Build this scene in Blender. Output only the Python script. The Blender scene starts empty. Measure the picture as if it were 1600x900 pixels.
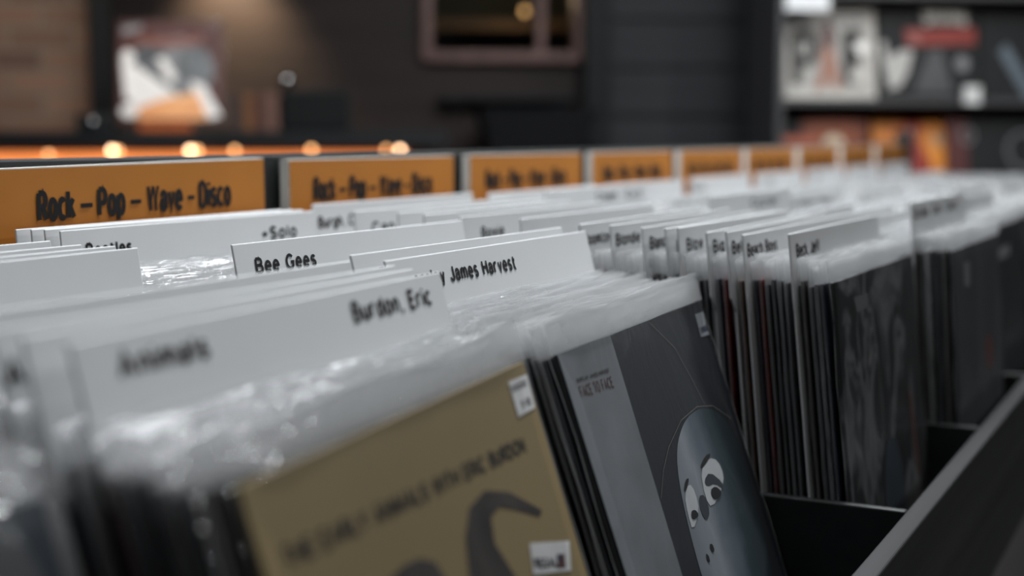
import bpy, bmesh, math, random
from mathutils import Matrix, Vector

random.seed(7)
SC = bpy.context.scene
COL = SC.collection
R = math.radians

# ---------------------------------------------------------------- camera
PSI, PHI, FPX = R(27.4), R(6.24), 2150.0
camd = bpy.data.cameras.new('camera'); cam = bpy.data.objects.new('camera', camd); COL.objects.link(cam)
F = Vector((math.cos(PHI)*math.cos(PSI), math.cos(PHI)*math.sin(PSI), -math.sin(PHI)))
RT = Vector((math.sin(PSI), -math.cos(PSI), 0)); UP = RT.cross(F)
cam.matrix_world = Matrix((RT, UP, -F)).transposed().to_4x4()
camd.sensor_width = 36; camd.lens = FPX/1600*36; camd.clip_start = .02
camd.dof.use_dof = True; camd.dof.focus_distance = .97; camd.dof.aperture_fstop = 3.05
SC.camera = cam
# room frame: walls stand at an angle to the record rack
ALPHA = R(33.4)
RN = Vector((math.cos(ALPHA), math.sin(ALPHA), 0)); RR = Vector((math.sin(ALPHA), -math.cos(ALPHA), 0))
ROOM = Matrix((RR, RN, Vector((0, 0, 1)))).transposed().to_4x4()      # local (s, depth, z)
FLOOR, CEIL = -1.1, 1.65

# ---------------------------------------------------------------- world, exposure, lights
w = bpy.data.worlds.new('world'); SC.world = w; w.use_nodes = True
w.node_tree.nodes['Background'].inputs[0].default_value = (.75, .85, 1, 1)
w.node_tree.nodes['Background'].inputs[1].default_value = .02
SC.view_settings.view_transform = 'Standard'; SC.view_settings.look = 'None'
SC.view_settings.gamma = 1; SC.view_settings.use_curve_mapping = False
SC.view_settings.exposure = 0.0
SC.cycles.transparent_max_bounces = 40; SC.cycles.max_bounces = 8
SC.cycles.sample_clamp_indirect = 3; SC.cycles.caustics_reflective = False; SC.cycles.caustics_refractive = False

def light(name, kind, loc, power, color=(1, 1, 1), size=.5, size_y=None, target=None, spot=60, room=False, blend=.5):
    d = bpy.data.lights.new(name, kind); d.energy = power; d.color = color
    if kind == 'AREA':
        d.shape = 'RECTANGLE'; d.size = size; d.size_y = size_y or size
    else:
        d.shadow_soft_size = size
    if kind == 'SPOT': d.spot_size = R(spot); d.spot_blend = blend
    o = bpy.data.objects.new(name, d); COL.objects.link(o)
    p = Vector(loc); p = ROOM @ p if room else p
    o.location = p
    if target is not None:
        t = Vector(target); t = ROOM @ t if room else t
        o.rotation_euler = (t-p).to_track_quat('-Z', 'Y').to_euler()
    return o
COOL = (.93, .97, 1)
light('ceiling_panel_light', 'AREA', (2.1, .50, 1.6), 84, COOL, 2.8, .4)
light('ceiling_panel_light', 'AREA', (2.0, 1.25, 1.6), 34, COOL, 2.6, .4)
light('ceiling_panel_light', 'AREA', (.1, .9, 1.6), 5, COOL, 1.0, .4)
for x_ in (.45, 1.15, 1.95, 2.8):
    light('track_spotlight', 'SPOT', (x_, -.12 if x_ < 1 else -.45, 1.55), 7 if x_ < 1 else 8, (1, .98, .95), .022, target=(x_+.1, .5, -.1), spot=70)
light('shop_front_lamp', 'AREA', (3.5, -1.55, 1.45), 24, COOL, .35, .35, target=(1.3, .5, -.1))
light('display_spotlight', 'SPOT', (-.55, 3.75, 1.5), 75, (1, .93, .85), .04, target=(-.62, 4.4, .18), spot=20, room=True)
light('wall_wash_light', 'SPOT', (-.48, 5.08, .80), 110, (1, .82, .55), .03, target=(-.49, 5.17, .3), spot=80, room=True, blend=1)
light('back_room_bulb_light', 'POINT', (.64, 5.6, .56), 1.2, (1, .7, .4), .02, room=True)
light('brick_spotlight', 'SPOT', (-1.3, 3.9, 1.5), 40, (1, .85, .7), .06, target=(-1.2, 4.9, .3), spot=50, room=True, blend=1)
light('shelf_spotlight', 'SPOT', (1.9, 2.3, 1.05), 80, (1, .97, .93), .06, target=(1.9, 4.45, .12), spot=42, room=True, blend=1)
light('siding_light', 'SPOT', (1.3, 3.6, 1.5), 14, COOL, .1, target=(1.25, 5.1, .2), spot=60, room=True, blend=1)

# ---------------------------------------------------------------- materials
MATS = {}
def nodes(name):
    m = bpy.data.materials.new(name); m.use_nodes = True
    nt = m.node_tree; MATS[name] = m
    return m, nt, nt.nodes['Principled BSDF'], nt.links
def mat(name, col, rough=.6, spec=.4, noise=.12, scale=30, bump=0, metal=0, stretch=(1, 1, 1), emit=None, estr=0):
    m, nt, p, ln = nodes(name)
    p.inputs['Roughness'].default_value = rough; p.inputs['Specular IOR Level'].default_value = spec
    p.inputs['Metallic'].default_value = metal
    tc = nt.nodes.new('ShaderNodeTexCoord'); mp = nt.nodes.new('ShaderNodeMapping'); mp.inputs['Scale'].default_value = stretch
    no = nt.nodes.new('ShaderNodeTexNoise'); no.inputs['Scale'].default_value = scale; no.inputs['Detail'].default_value = 5
    ln.new(tc.outputs['Object'], mp.inputs[0]); ln.new(mp.outputs[0], no.inputs['Vector'])
    rp = nt.nodes.new('ShaderNodeValToRGB'); rp.color_ramp.elements[0].position = .3; rp.color_ramp.elements[1].position = .7
    rp.color_ramp.elements[0].color = tuple(c*(1-noise) for c in col)+(1,)
    rp.color_ramp.elements[1].color = tuple(min(1, c*(1+noise)) for c in col)+(1,)
    ln.new(no.outputs['Fac'], rp.inputs[0]); ln.new(rp.outputs[0], p.inputs['Base Color'])
    if bump:
        b = nt.nodes.new('ShaderNodeBump'); b.inputs['Strength'].default_value = bump; b.inputs['Distance'].default_value = .002
        ln.new(no.outputs['Fac'], b.inputs['Height']); ln.new(b.outputs[0], p.inputs['Normal'])
    if emit:
        p.inputs['Emission Color'].default_value = emit+(1,); p.inputs['Emission Strength'].default_value = estr
    return m
def ramp_mat(name, stops, tex='noise', scale=12, stretch=(1, 1, 1), rough=.5, detail=4, dist=0, interp='LINEAR'):
    """printed artwork: colours picked from a stretched noise or wave texture"""
    m, nt, p, ln = nodes(name); p.inputs['Roughness'].default_value = rough
    tc = nt.nodes.new('ShaderNodeTexCoord'); mp = nt.nodes.new('ShaderNodeMapping'); mp.inputs['Scale'].default_value = stretch
    ln.new(tc.outputs['Object'], mp.inputs[0])
    if tex == 'noise':
        t = nt.nodes.new('ShaderNodeTexNoise'); t.inputs['Detail'].default_value = detail; t.inputs['Distortion'].default_value = dist
    elif tex == 'voronoi':
        t = nt.nodes.new('ShaderNodeTexVoronoi')
    else:
        t = nt.nodes.new('ShaderNodeTexWave'); t.inputs['Distortion'].default_value = dist
    t.inputs['Scale'].default_value = scale; ln.new(mp.outputs[0], t.inputs['Vector'])
    rp = nt.nodes.new('ShaderNodeValToRGB'); rp.color_ramp.interpolation = interp
    e = rp.color_ramp.elements
    e[0].position, e[0].color = stops[0][0], stops[0][1]+(1,)
    e[1].position, e[1].color = stops[-1][0], stops[-1][1]+(1,)
    for q, c in stops[1:-1]:
        x = e.new(q); x.color = c+(1,)
    ln.new(t.outputs['Distance' if tex == 'voronoi' else 0], rp.inputs[0]); ln.new(rp.outputs[0], p.inputs['Base Color'])
    return m

def jacket_mat(name, island):
    m, nt, p, ln = nodes(name); p.inputs['Roughness'].default_value = .45
    if island:
        g = nt.nodes.new('ShaderNodeNewGeometry'); rnd = g.outputs['Random Per Island']
    else:
        g = nt.nodes.new('ShaderNodeObjectInfo'); rnd = g.outputs['Random']
    rp = nt.nodes.new('ShaderNodeValToRGB'); rp.color_ramp.interpolation = 'CONSTANT'
    cols = [(0, (.012, .013, .016)), (.17, (.035, .037, .042)), (.30, (.016, .022, .04)), (.38, (.10, .105, .112)), (.52, (.022, .018, .017)),
            (.70, (.045, .01, .012)), (.74, (.22, .225, .23)), (.84, (.018, .024, .026)), (.89, (.11, .06, .04)), (.925, (.30, .30, .30)), (.955, (.12, .012, .011)), (.975, (.03, .03, .033))]
    e = rp.color_ramp.elements
    e[0].position, e[0].color = 0, cols[0][1]+(1,); e[1].position, e[1].color = cols[-1][0], cols[-1][1]+(1,)
    for q, c in cols[1:-1]:
        x = e.new(q); x.color = c+(1,)
    ln.new(rnd, rp.inputs[0])
    # small printed variation, stretched along the spine
    tc = nt.nodes.new('ShaderNodeTexCoord'); mp = nt.nodes.new('ShaderNodeMapping'); mp.inputs['Scale'].default_value = (6, 60, 9)
    cb = nt.nodes.new('ShaderNodeCombineXYZ'); ml = nt.nodes.new('ShaderNodeMath'); ml.operation = 'MULTIPLY'; ml.inputs[1].default_value = 40
    ln.new(rnd, ml.inputs[0]); ln.new(ml.outputs[0], cb.inputs[0]); ln.new(cb.outputs[0], mp.inputs['Location'])
    no = nt.nodes.new('ShaderNodeTexNoise'); no.inputs['Scale'].default_value = 6
    ln.new(tc.outputs['Object'], mp.inputs[0]); ln.new(mp.outputs[0], no.inputs['Vector'])
    mr = nt.nodes.new('ShaderNodeMapRange'); mr.inputs['From Min'].default_value = .3; mr.inputs['From Max'].default_value = .75
    mr.inputs['To Min'].default_value = .5; mr.inputs['To Max'].default_value = 1.7
    ln.new(no.outputs['Fac'], mr.inputs['Value'])
    mx = nt.nodes.new('ShaderNodeMix'); mx.data_type = 'RGBA'; mx.blend_type = 'MULTIPLY'; mx.inputs['Factor'].default_value = 1
    ln.new(rp.outputs[0], mx.inputs[6]); ln.new(mr.outputs[0], mx.inputs[7]); ln.new(mx.outputs[2], p.inputs['Base Color'])
    return m

def sleeve_mat(name, base, graze, gloss=.32, rough=.08, nscale=75, bstr=.30, stretch=(.45, 1, 1.5)):
    """thin polythene: mostly see-through, milkier at a glancing angle, with crinkled highlights"""
    m, nt, p, ln = nodes(name); out = nt.nodes['Material Output']; nt.nodes.remove(p)
    tr = nt.nodes.new('ShaderNodeBsdfTransparent'); df = nt.nodes.new('ShaderNodeBsdfDiffuse'); tl = nt.nodes.new('ShaderNodeBsdfTranslucent')
    gl = nt.nodes.new('ShaderNodeBsdfGlossy'); gl.inputs['Roughness'].default_value = rough
    df.inputs['Color'].default_value = (.95, .96, .97, 1); tl.inputs['Color'].default_value = (.95, .96, .97, 1)
    tc = nt.nodes.new('ShaderNodeTexCoord'); mp = nt.nodes.new('ShaderNodeMapping'); mp.inputs['Scale'].default_value = stretch
    oi = nt.nodes.new('ShaderNodeObjectInfo'); ln.new(oi.outputs['Location'], mp.inputs['Location'])
    no = nt.nodes.new('ShaderNodeTexNoise'); no.inputs['Scale'].default_value = nscale; no.inputs['Detail'].default_value = 3; no.inputs['Distortion'].default_value = .8
    ln.new(tc.outputs['Object'], mp.inputs[0]); ln.new(mp.outputs[0], no.inputs['Vector'])
    b = nt.nodes.new('ShaderNodeBump'); b.inputs['Strength'].default_value = bstr; b.inputs['Distance'].default_value = .008
    ln.new(no.outputs['Fac'], b.inputs['Height']); ln.new(b.outputs[0], gl.inputs['Normal'])
    m1 = nt.nodes.new('ShaderNodeMixShader'); m1.inputs[0].default_value = .5; ln.new(df.outputs[0], m1.inputs[1]); ln.new(tl.outputs[0], m1.inputs[2])
    m2 = nt.nodes.new('ShaderNodeMixShader'); m2.inputs[0].default_value = gloss; ln.new(m1.outputs[0], m2.inputs[1]); ln.new(gl.outputs[0], m2.inputs[2])
    lw = nt.nodes.new('ShaderNodeLayerWeight'); lw.inputs['Blend'].default_value = .5
    pw = nt.nodes.new('ShaderNodeMath'); pw.operation = 'POWER'; pw.inputs[1].default_value = 3; ln.new(lw.outputs['Facing'], pw.inputs[0])
    mr = nt.nodes.new('ShaderNodeMapRange'); mr.inputs['To Min'].default_value = base; mr.inputs['To Max'].default_value = graze
    ln.new(pw.outputs[0], mr.inputs['Value'])
    m3 = nt.nodes.new('ShaderNodeMixShader'); ln.new(mr.outputs[0], m3.inputs[0]); ln.new(tr.outputs[0], m3.inputs[1]); ln.new(m2.outputs[0], m3.inputs[2])
    ln.new(m3.outputs[0], out.inputs['Surface'])
    return m

M_card = mat('white_card_plastic', (.70, .71, .72), .5, .35, .03, 8)
M_ink = mat('black_ink', (.006, .006, .007), .6, .3, .1)
M_board = mat('white_foam_board', (.72, .70, .66), .7, .3, .04)
M_orange = mat('orange_sign_face', (.50, .185, .026), .55, .3, .05, 14)
M_jacket = jacket_mat('record_jacket', False)
M_jacket_isl = jacket_mat('record_jacket_far', True)
M_sleeve = sleeve_mat('polythene_sleeve', .24, .88)
M_sleeve_front = sleeve_mat('polythene_sleeve_front', .045, .30, .85, .16, 22, .35, (1, 1, .6))
M_sleeve_thin = sleeve_mat('polythene_sleeve_thin', .02, .15, .85, .16, 22, .35, (1, 1, .6))
M_seam = sleeve_mat('polythene_seam', .35, .75, .5)
M_black = mat('black_stained_wood', (.007, .0085, .009), .5, .45, .5, 16, .5, stretch=(.12, 1.5, 1.5))
M_rail = mat('black_rail_wood', (.017, .017, .018), .65, .25, .5, 14, .6, stretch=(.1, 3, 3))
M_dark = mat('matte_black', (.008, .009, .010), .6, .3)
M_gold = mat('gold_printed_card', (.255, .190, .092), .55, .3, .08, 5)
M_brownink = mat('faded_brown_ink', (.022, .017, .013), .6)
M_horn = mat('grey_brown_print', (.045, .038, .034), .6, .3, .5, 60, stretch=(1, 1, .3))
M_white = mat('white_paper', (.62, .62, .62), .6)
M_grey_print = mat('grey_ink', (.20, .20, .21), .6)
M_redink = mat('dull_red_ink', (.07, .018, .016), .6)
M_blueink = mat('dark_blue_ink', (.02, .025, .06), .6)

# ---------------------------------------------------------------- mesh helpers
class MB:
    def __init__(s): s.v, s.f, s.mi = [], [], {}
    def add(s, vs, fs, mi=0):
        n = len(s.v)
        if mi:
            for q in range(len(fs)): s.mi[len(s.f)+q] = mi
        s.v += [tuple(v) for v in vs]; s.f += [tuple(i+n for i in f) for f in fs]; return s
    def box(s, x0, x1, y0, y1, z0, z1):
        return s.add([(x, y, z) for x in (x0, x1) for y in (y0, y1) for z in (z0, z1)],
                     [(0, 1, 3, 2), (4, 6, 7, 5), (0, 4, 5, 1), (2, 3, 7, 6), (0, 2, 6, 4), (1, 5, 7, 3)])
    def poly(s, pts, y=0, th=0):
        """flat printed shape in the x-z plane (th > 0 gives it thickness towards -y)"""
        n = len(pts)
        s.add([(x, y, z) for x, z in pts], [tuple(range(n))])
        if th:
            s.add([(x, y-th, z) for x, z in pts], [tuple(range(n))])
            k = len(s.v)-2*n
            s.f += [(k+i, k+(i+1) % n, k+n+(i+1) % n, k+n+i) for i in range(n)]
        return s
    def ribbon(s, pts, wd, y):
        n = len(pts)
        if n < 2: return s
        L, Rr = [], []
        for i in range(n):
            a = Vector(pts[max(i-1, 0)]); b = Vector(pts[i]); c = Vector(pts[min(i+1, n-1)])
            d1 = (b-a).normalized() if i > 0 else (c-b).normalized()
            d2 = (c-b).normalized() if i < n-1 else d1
            n1 = Vector((-d1.y, d1.x)); n2 = Vector((-d2.y, d2.x)); m = n1+n2
            m = n1 if m.length < .3 else m.normalized()
            k = wd/2/max(m.dot(n1), .5)
            L.append(b+m*k); Rr.append(b-m*k)
        return s.add([(p.x, y, p.y) for p in L]+[(p.x, y, p.y) for p in Rr], [(i, i+1, n+i+1, n+i) for i in range(n-1)])
    def lathe(s, prof, cx=0, cy=0, n=24):
        k = len(prof)
        vs = [(cx+r*math.cos(2*math.pi*j/n), cy+r*math.sin(2*math.pi*j/n), z) for j in range(n) for r, z in prof]
        fs = [(j*k+i, ((j+1) % n)*k+i, ((j+1) % n)*k+i+1, j*k+i+1) for j in range(n) for i in range(k-1)]
        return s.add(vs, fs)
    def tube(s, pts, r, n=10):
        P = [Vector(p) for p in pts]; rings = []
        for i, p in enumerate(P):
            d = (P[min(i+1, len(P)-1)]-P[max(i-1, 0)]).normalized()
            a = d.orthogonal().normalized(); b = d.cross(a)
            rings += [p+(a*math.cos(2*math.pi*j/n)+b*math.sin(2*math.pi*j/n))*r for j in range(n)]
        fs = [(i*n+j, i*n+(j+1) % n, (i+1)*n+(j+1) % n, (i+1)*n+j) for i in range(len(P)-1) for j in range(n)]
        return s.add(rings, fs+[tuple(range(n)), tuple(range((len(P)-1)*n, len(P)*n))])
    def mesh(s, name, m=None, bevel=0):
        me = bpy.data.meshes.new(name); me.from_pydata(s.v, [], s.f)
        for x in (m if isinstance(m, (list, tuple)) else [m]):
            if x: me.materials.append(x)
        for q, k in s.mi.items(): me.polygons[q].material_index = k
        bm = bmesh.new(); bm.from_mesh(me); bmesh.ops.recalc_face_normals(bm, faces=bm.faces)
        if bevel: bmesh.ops.bevel(bm, geom=list(bm.edges), offset=bevel, segments=2, affect='EDGES', profile=.5)
        bm.to_mesh(me); bm.free()
        return me
    def build(s, name, m, parent=None, bevel=0, smooth=False, mw=None):
        o = bpy.data.objects.new(name, s.mesh(name, m)); COL.objects.link(o)
        if parent: o.parent = parent
        if mw is not None: o.matrix_world = mw
        if bevel:
            b = o.modifiers.new('bevel', 'BEVEL'); b.width = bevel; b.segments = 2; b.limit_method = 'ANGLE'
        if smooth:
            for p in o.data.polygons: p.use_smooth = True
        return o
def tag(o, label=None, cat=None, group=None, kind=None):
    if label: o['label'] = label
    if cat: o['category'] = cat
    if group: o['group'] = group
    if kind: o['kind'] = kind
    return o
def thing(name, label, cat, mw=None, group=None):
    o = bpy.data.objects.new(name, None); COL.objects.link(o); o.empty_display_size = .05
    if mw is not None: o.matrix_world = mw
    return tag(o, label, cat, group)
def child(o, name, mesh):
    c = bpy.data.objects.new(name, mesh); COL.objects.link(c); c.parent = o; return c
def rbox(name, m, s0, s1, d0, d1, z0, z1, parent=None, kind=None, bevel=0):
    o = MB().box(s0, s1, d0, d1, z0, z1).build(name, m, parent, bevel)
    if parent is None: o.matrix_world = ROOM
    if kind: o['kind'] = kind
    return o
def ellipse(cx, cz, rx, rz, n=28, a0=0, a1=360):
    return [(cx+rx*math.cos(R(a0+(a1-a0)*i/n)), cz+rz*math.sin(R(a0+(a1-a0)*i/n))) for i in range(n+(0 if a1-a0 == 360 else 1))]

# ---------------------------------------------------------------- lettering made of strokes
def arc(cx, cy, rx, ry, a0, a1, n=14):
    return [(cx+rx*math.cos(R(a0+(a1-a0)*i/n)), cy+ry*math.sin(R(a0+(a1-a0)*i/n))) for i in range(n+1)]
XH = .72
def arch(x0, x1, top, foot=0): return [(x0, top*.55)]+arc((x0+x1)/2, top*.62, (x1-x0)/2, top*.38, 180, 0, 10)[0:]+[(x1, foot)]
GL = {
 'A': (.70, [[(0, 0), (.35, 1), (.70, 0)], [(.13, .33), (.57, .33)]]),
 'B': (.60, [[(0, 0), (0, 1)], [(0, 1), (.3, 1)]+arc(.3, .76, .25, .24, 90, -90)+[(0, .52)], [(.3, .52)]+arc(.32, .26, .28, .26, 90, -90)+[(0, 0)]]),
 'C': (.68, [arc(.36, .5, .36, .5, 42, 318, 24)]),
 'D': (.64, [[(0, 0), (0, 1)], [(0, 1), (.26, 1)]+arc(.26, .5, .38, .5, 90, -90, 18)+[(0, 0)]]),
 'E': (.52, [[(.52, 1), (0, 1), (0, 0), (.52, 0)], [(0, .52), (.46, .52)]]),
 'F': (.50, [[(.5, 1), (0, 1), (0, 0)], [(0, .5), (.42, .5)]]),
 'G': (.70, [arc(.36, .5, .36, .5, 42, 325, 24)+[(.70, .46), (.42, .46)]]),
 'H': (.62, [[(0, 0), (0, 1)], [(.62, 0), (.62, 1)], [(0, .52), (.62, .52)]]),
 'I': (.02, [[(.01, 0), (.01, 1)]]),
 'J': (.46, [[(.46, 1), (.46, .26)]+arc(.23, .26, .23, .26, 0, -175, 12)]),
 'K': (.60, [[(0, 0), (0, 1)], [(.58, 1), (.02, .42)], [(.2, .58), (.62, 0)]]),
 'L': (.48, [[(0, 1), (0, 0), (.48, 0)]]),
 'M': (.78, [[(0, 0), (0, 1), (.39, .12), (.78, 1), (.78, 0)]]),
 'N': (.62, [[(0, 0), (0, 1), (.62, 0), (.62, 1)]]),
 'O': (.74, [arc(.37, .5, .37, .5, 0, 360, 28)]),
 'P': (.56, [[(0, 0), (0, 1)], [(0, 1), (.3, 1)]+arc(.3, .73, .27, .27, 90, -90)+[(0, .46)]]),
 'Q': (.74, [arc(.37, .5, .37, .5, 0, 360, 28), [(.45, .22), (.72, -.04)]]),
 'R': (.60, [[(0, 0), (0, 1)], [(0, 1), (.3, 1)]+arc(.3, .74, .27, .26, 90, -90)+[(0, .48)], [(.32, .48), (.6, 0)]]),
 'S': (.56, [arc(.28, .75, .27, .25, 25, 270, 14)+arc(.28, .25, .28, .25, 90, -155, 14)]),
 'T': (.58, [[(0, 1), (.58, 1)], [(.29, 1), (.29, 0)]]),
 'U': (.62, [[(0, 1), (0, .3)]+arc(.31, .3, .31, .3, 180, 360)+[(.62, 1)]]),
 'V': (.64, [[(0, 1), (.32, 0), (.64, 1)]]),
 'W': (.96, [[(0, 1), (.24, 0), (.48, 1), (.72, 0), (.96, 1)]]),
 'X': (.62, [[(0, 0), (.62, 1)], [(0, 1), (.62, 0)]]),
 'Y': (.62, [[(0, 1), (.31, .45), (.62, 1)], [(.31, .45), (.31, 0)]]),
 'Z': (.56, [[(0, 1), (.56, 1), (0, 0), (.56, 0)]]),
 'a': (.46, [[(.03, .55)]+arc(.23, .54, .2, .18, 150, 0, 10)+[(.43, .1), (.48, 0)], arc(.2, .2, .2, .2, 70, 290, 14)+[(.43, .14)], [(.43, .42), (.24, .39)]]),
 'b': (.50, [[(0, 0), (0, 1)], arc(.25, .36, .25, .36, 0, 360, 20)]),
 'c': (.46, [arc(.25, .36, .25, .36, 45, 315, 18)]),
 'd': (.50, [[(.5, 0), (.5, 1)], arc(.25, .36, .25, .36, 0, 360, 20)]),
 'e': (.50, [[(.02, .38), (.49, .38)]+arc(.25, .36, .25, .36, 5, 318, 20)]),
 'f': (.30, [[(.12, 0), (.12, .8)]+arc(.28, .82, .16, .18, 180, 80, 6), [(0, .68), (.3, .68)]]),
 'g': (.50, [[(.5, .72), (.5, -.08)]+arc(.26, -.06, .24, .2, 0, -160, 10), arc(.25, .36, .25, .36, 0, 360, 20)]),
 'h': (.46, [[(0, 0), (0, 1)], arch(0, .46, .72)]),
 'i': (.02, [[(.01, 0), (.01, .72)], [(.01, .88), (.01, 1.02)]]),
 'j': (.14, [[(.12, .72), (.12, -.1), (0, -.22)], [(.12, .88), (.12, 1.02)]]),
 'k': (.46, [[(0, 0), (0, 1)], [(.44, .72), (.02, .3)], [(.16, .44), (.48, 0)]]),
 'l': (.02, [[(.01, 0), (.01, 1)]]),
 'm': (.76, [[(0, 0), (0, .74)], arch(0, .38, .72), arch(.38, .76, .72)]),
 'n': (.46, [[(0, 0), (0, .74)], arch(0, .46, .72)]),
 'o': (.52, [arc(.26, .36, .26, .36, 0, 360, 22)]),
 'p': (.50, [[(0, -.24), (0, .74)], arc(.25, .36, .25, .36, 0, 360, 20)]),
 'q': (.50, [[(.5, -.24), (.5, .74)], arc(.25, .36, .25, .36, 0, 360, 20)]),
 'r': (.34, [[(0, 0), (0, .74)], [(0, .40)]+arc(.24, .44, .24, .28, 170, 60, 7)]),
 's': (.42, [arc(.21, .54, .19, .18, 25, 270, 12)+arc(.21, .18, .2, .18, 90, -155, 12)]),
 't': (.34, [[(.13, .95), (.13, .16)]+arc(.27, .16, .14, .16, 180, 290, 6), [(0, .70), (.34, .70)]]),
 'u': (.46, [[(0, .72), (0, .26)]+arc(.23, .26, .23, .26, 180, 360, 10), [(.46, .72), (.46, 0)]]),
 'v': (.46, [[(0, .72), (.23, 0), (.46, .72)]]),
 'w': (.70, [[(0, .72), (.18, 0), (.35, .72), (.52, 0), (.70, .72)]]),
 'x': (.44, [[(0, 0), (.44, .72)], [(0, .72), (.44, 0)]]),
 'y': (.46, [[(0, .72), (.23, .02)], [(.46, .72), (.2, -.12), (.04, -.24)]]),
 'z': (.42, [[(0, .72), (.42, .72), (0, 0), (.42, 0)]]),
 '+': (.50, [[(0, .42), (.5, .42)], [(.25, .17), (.25, .67)]]),
 '–': (.60, [[(0, .42), (.6, .42)]]), '-': (.30, [[(0, .38), (.3, .38)]]),
 ',': (.06, [[(.05, .04), (.05, -.06), (-.01, -.16)]]), '.': (.04, [[(.02, -.02), (.02, .08)]]), '&': (.62, [arc(.27, .78, .18, .22, -60, 240, 14)+[(.62, 0)], arc(.25, .24, .24, .26, 100, 330, 12)+[(.6, .5)]]),
 '0': (.5, [arc(.25, .5, .25, .5, 0, 360, 20)]), '1': (.2, [[(0, .78), (.2, 1), (.2, 0)]]), '9': (.5, [arc(.25, .7, .25, .3, 0, 360, 18), [(.5, .7), (.4, .2), (.15, 0)]]),
 ' ': (.22, []),
}
def text(mb, s, x0, x1, z0, cap, wd, y, slope=0.0, gap=None, heavy=False):
    """letters between x0 and x1 on the x-z plane; cap = capital height, wd = stroke width"""
    gap = .33 if gap is None else gap
    nat = sum(GL[c][0] for c in s)+gap*(len(s)-1)
    k = (x1-x0-wd)/max(nat, 1e-6); h = cap-wd; x = x0+wd/2
    for c in s:
        wg, st = GL[c]; wc = wd*.74 if c in 'WwMm' and heavy else wd
        for pl in st:
            mb.ribbon([(x+px*k, z0+wd/2+pz*h+(x+px*k-x0)*slope) for px, pz in pl], wc, y)
        x += (wg+gap)*k
    return mb

# ---------------------------------------------------------------- the room
M_floor = mat('grey_wood_floor', (.10, .095, .092), .45, .4, .25, 6, stretch=(.3, 4, 1))
M_ceil = mat('dark_ceiling', (.05, .05, .052), .8)
M_wallb = mat('dark_brown_panelling', (.024, .0145, .012), .6, .3, .35, 5, stretch=(.4, 1, 5))
M_siding = mat('charcoal_siding', (.027, .0285, .032), .6, .3, .12, 6, stretch=(.2, 1, 5))
M_wallo = mat('dark_plaster', (.05, .05, .052), .8)
m, nt, p, ln = nodes('brown_brick')
tc = nt.nodes.new('ShaderNodeTexCoord'); sx = nt.nodes.new('ShaderNodeSeparateXYZ'); cx = nt.nodes.new('ShaderNodeCombineXYZ'); br = nt.nodes.new('ShaderNodeTexBrick')
ln.new(tc.outputs['Object'], sx.inputs[0]); ln.new(sx.outputs[0], cx.inputs[0]); ln.new(sx.outputs[2], cx.inputs[1]); ln.new(cx.outputs[0], br.inputs['Vector'])
br.inputs['Scale'].default_value = 1; br.inputs['Brick Width'].default_value = .22; br.inputs['Row Height'].default_value = .075; br.inputs['Mortar Size'].default_value = .008
br.inputs['Color1'].default_value = (.25, .145, .10, 1); br.inputs['Color2'].default_value = (.12, .07, .052, 1); br.inputs['Mortar'].default_value = (.19, .15, .115, 1)
ln.new(br.outputs['Color'], p.inputs['Base Color']); p.inputs['Roughness'].default_value = .85
M_brick = m

def room_struct(name, m, *b, bevel=0): return rbox(name, m, *b, kind='structure', bevel=bevel)
room_struct('floor', M_floor, -4, 5, -3, 6.5, FLOOR-.05, FLOOR)
room_struct('ceiling', M_ceil, -4, 5, -3, 6.5, CEIL, CEIL+.05)
room_struct('wall_left', M_wallo, -4.05, -4, -3, 6.5, FLOOR, CEIL)
room_struct('wall_right', M_wallo, 5, 5.05, -3, 6.5, FLOOR, CEIL)
room_struct('wall_front', M_wallo, -4, 5, -3.05, -3, FLOOR, CEIL)
room_struct('wall_brick', M_brick, -4, -.93, 4.9, 5.3, FLOOR, CEIL)
# brown panelled wall, in one mesh, with the opening of the interior window left free
mb = MB()
WS0, WS1, WZ0, WZ1 = .235, .79, .305, 1.15
mb.box(-.93, WS0, 5.2, 5.3, FLOOR, CEIL).box(WS1, .9, 5.2, 5.3, FLOOR, CEIL).box(WS0, WS1, 5.2, 5.3, FLOOR, WZ0).box(WS0, WS1, 5.2, 5.3, WZ1, CEIL)
o = mb.build('wall_back', M_wallb, mw=ROOM); o['kind'] = 'structure'
# charcoal siding: long boards with open grooves between them
mb = MB(); mb.box(.9, 5, 5.13, 5.2, FLOOR, CEIL)
z = FLOOR
gz = [.079-.178*k for k in range(8, 0, -1)]+[.079+.178*k for k in range(0, 9)]
for a, b in zip(gz, gz[1:]):
    if b > FLOOR and a < CEIL: mb.box(.9, 5, 5.10, 5.135, max(a, FLOOR)+.005, min(b, CEIL)-.005)
o = mb.build('wall_siding', M_siding, mw=ROOM); o['kind'] = 'structure'
room_struct('trim_1', M_dark, -.93, -.858, 4.82, 4.94, FLOOR, CEIL, bevel=.004)
room_struct('trim_2', M_dark, .803, .9, 5.06, 5.2, FLOOR, CEIL, bevel=.004)

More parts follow.
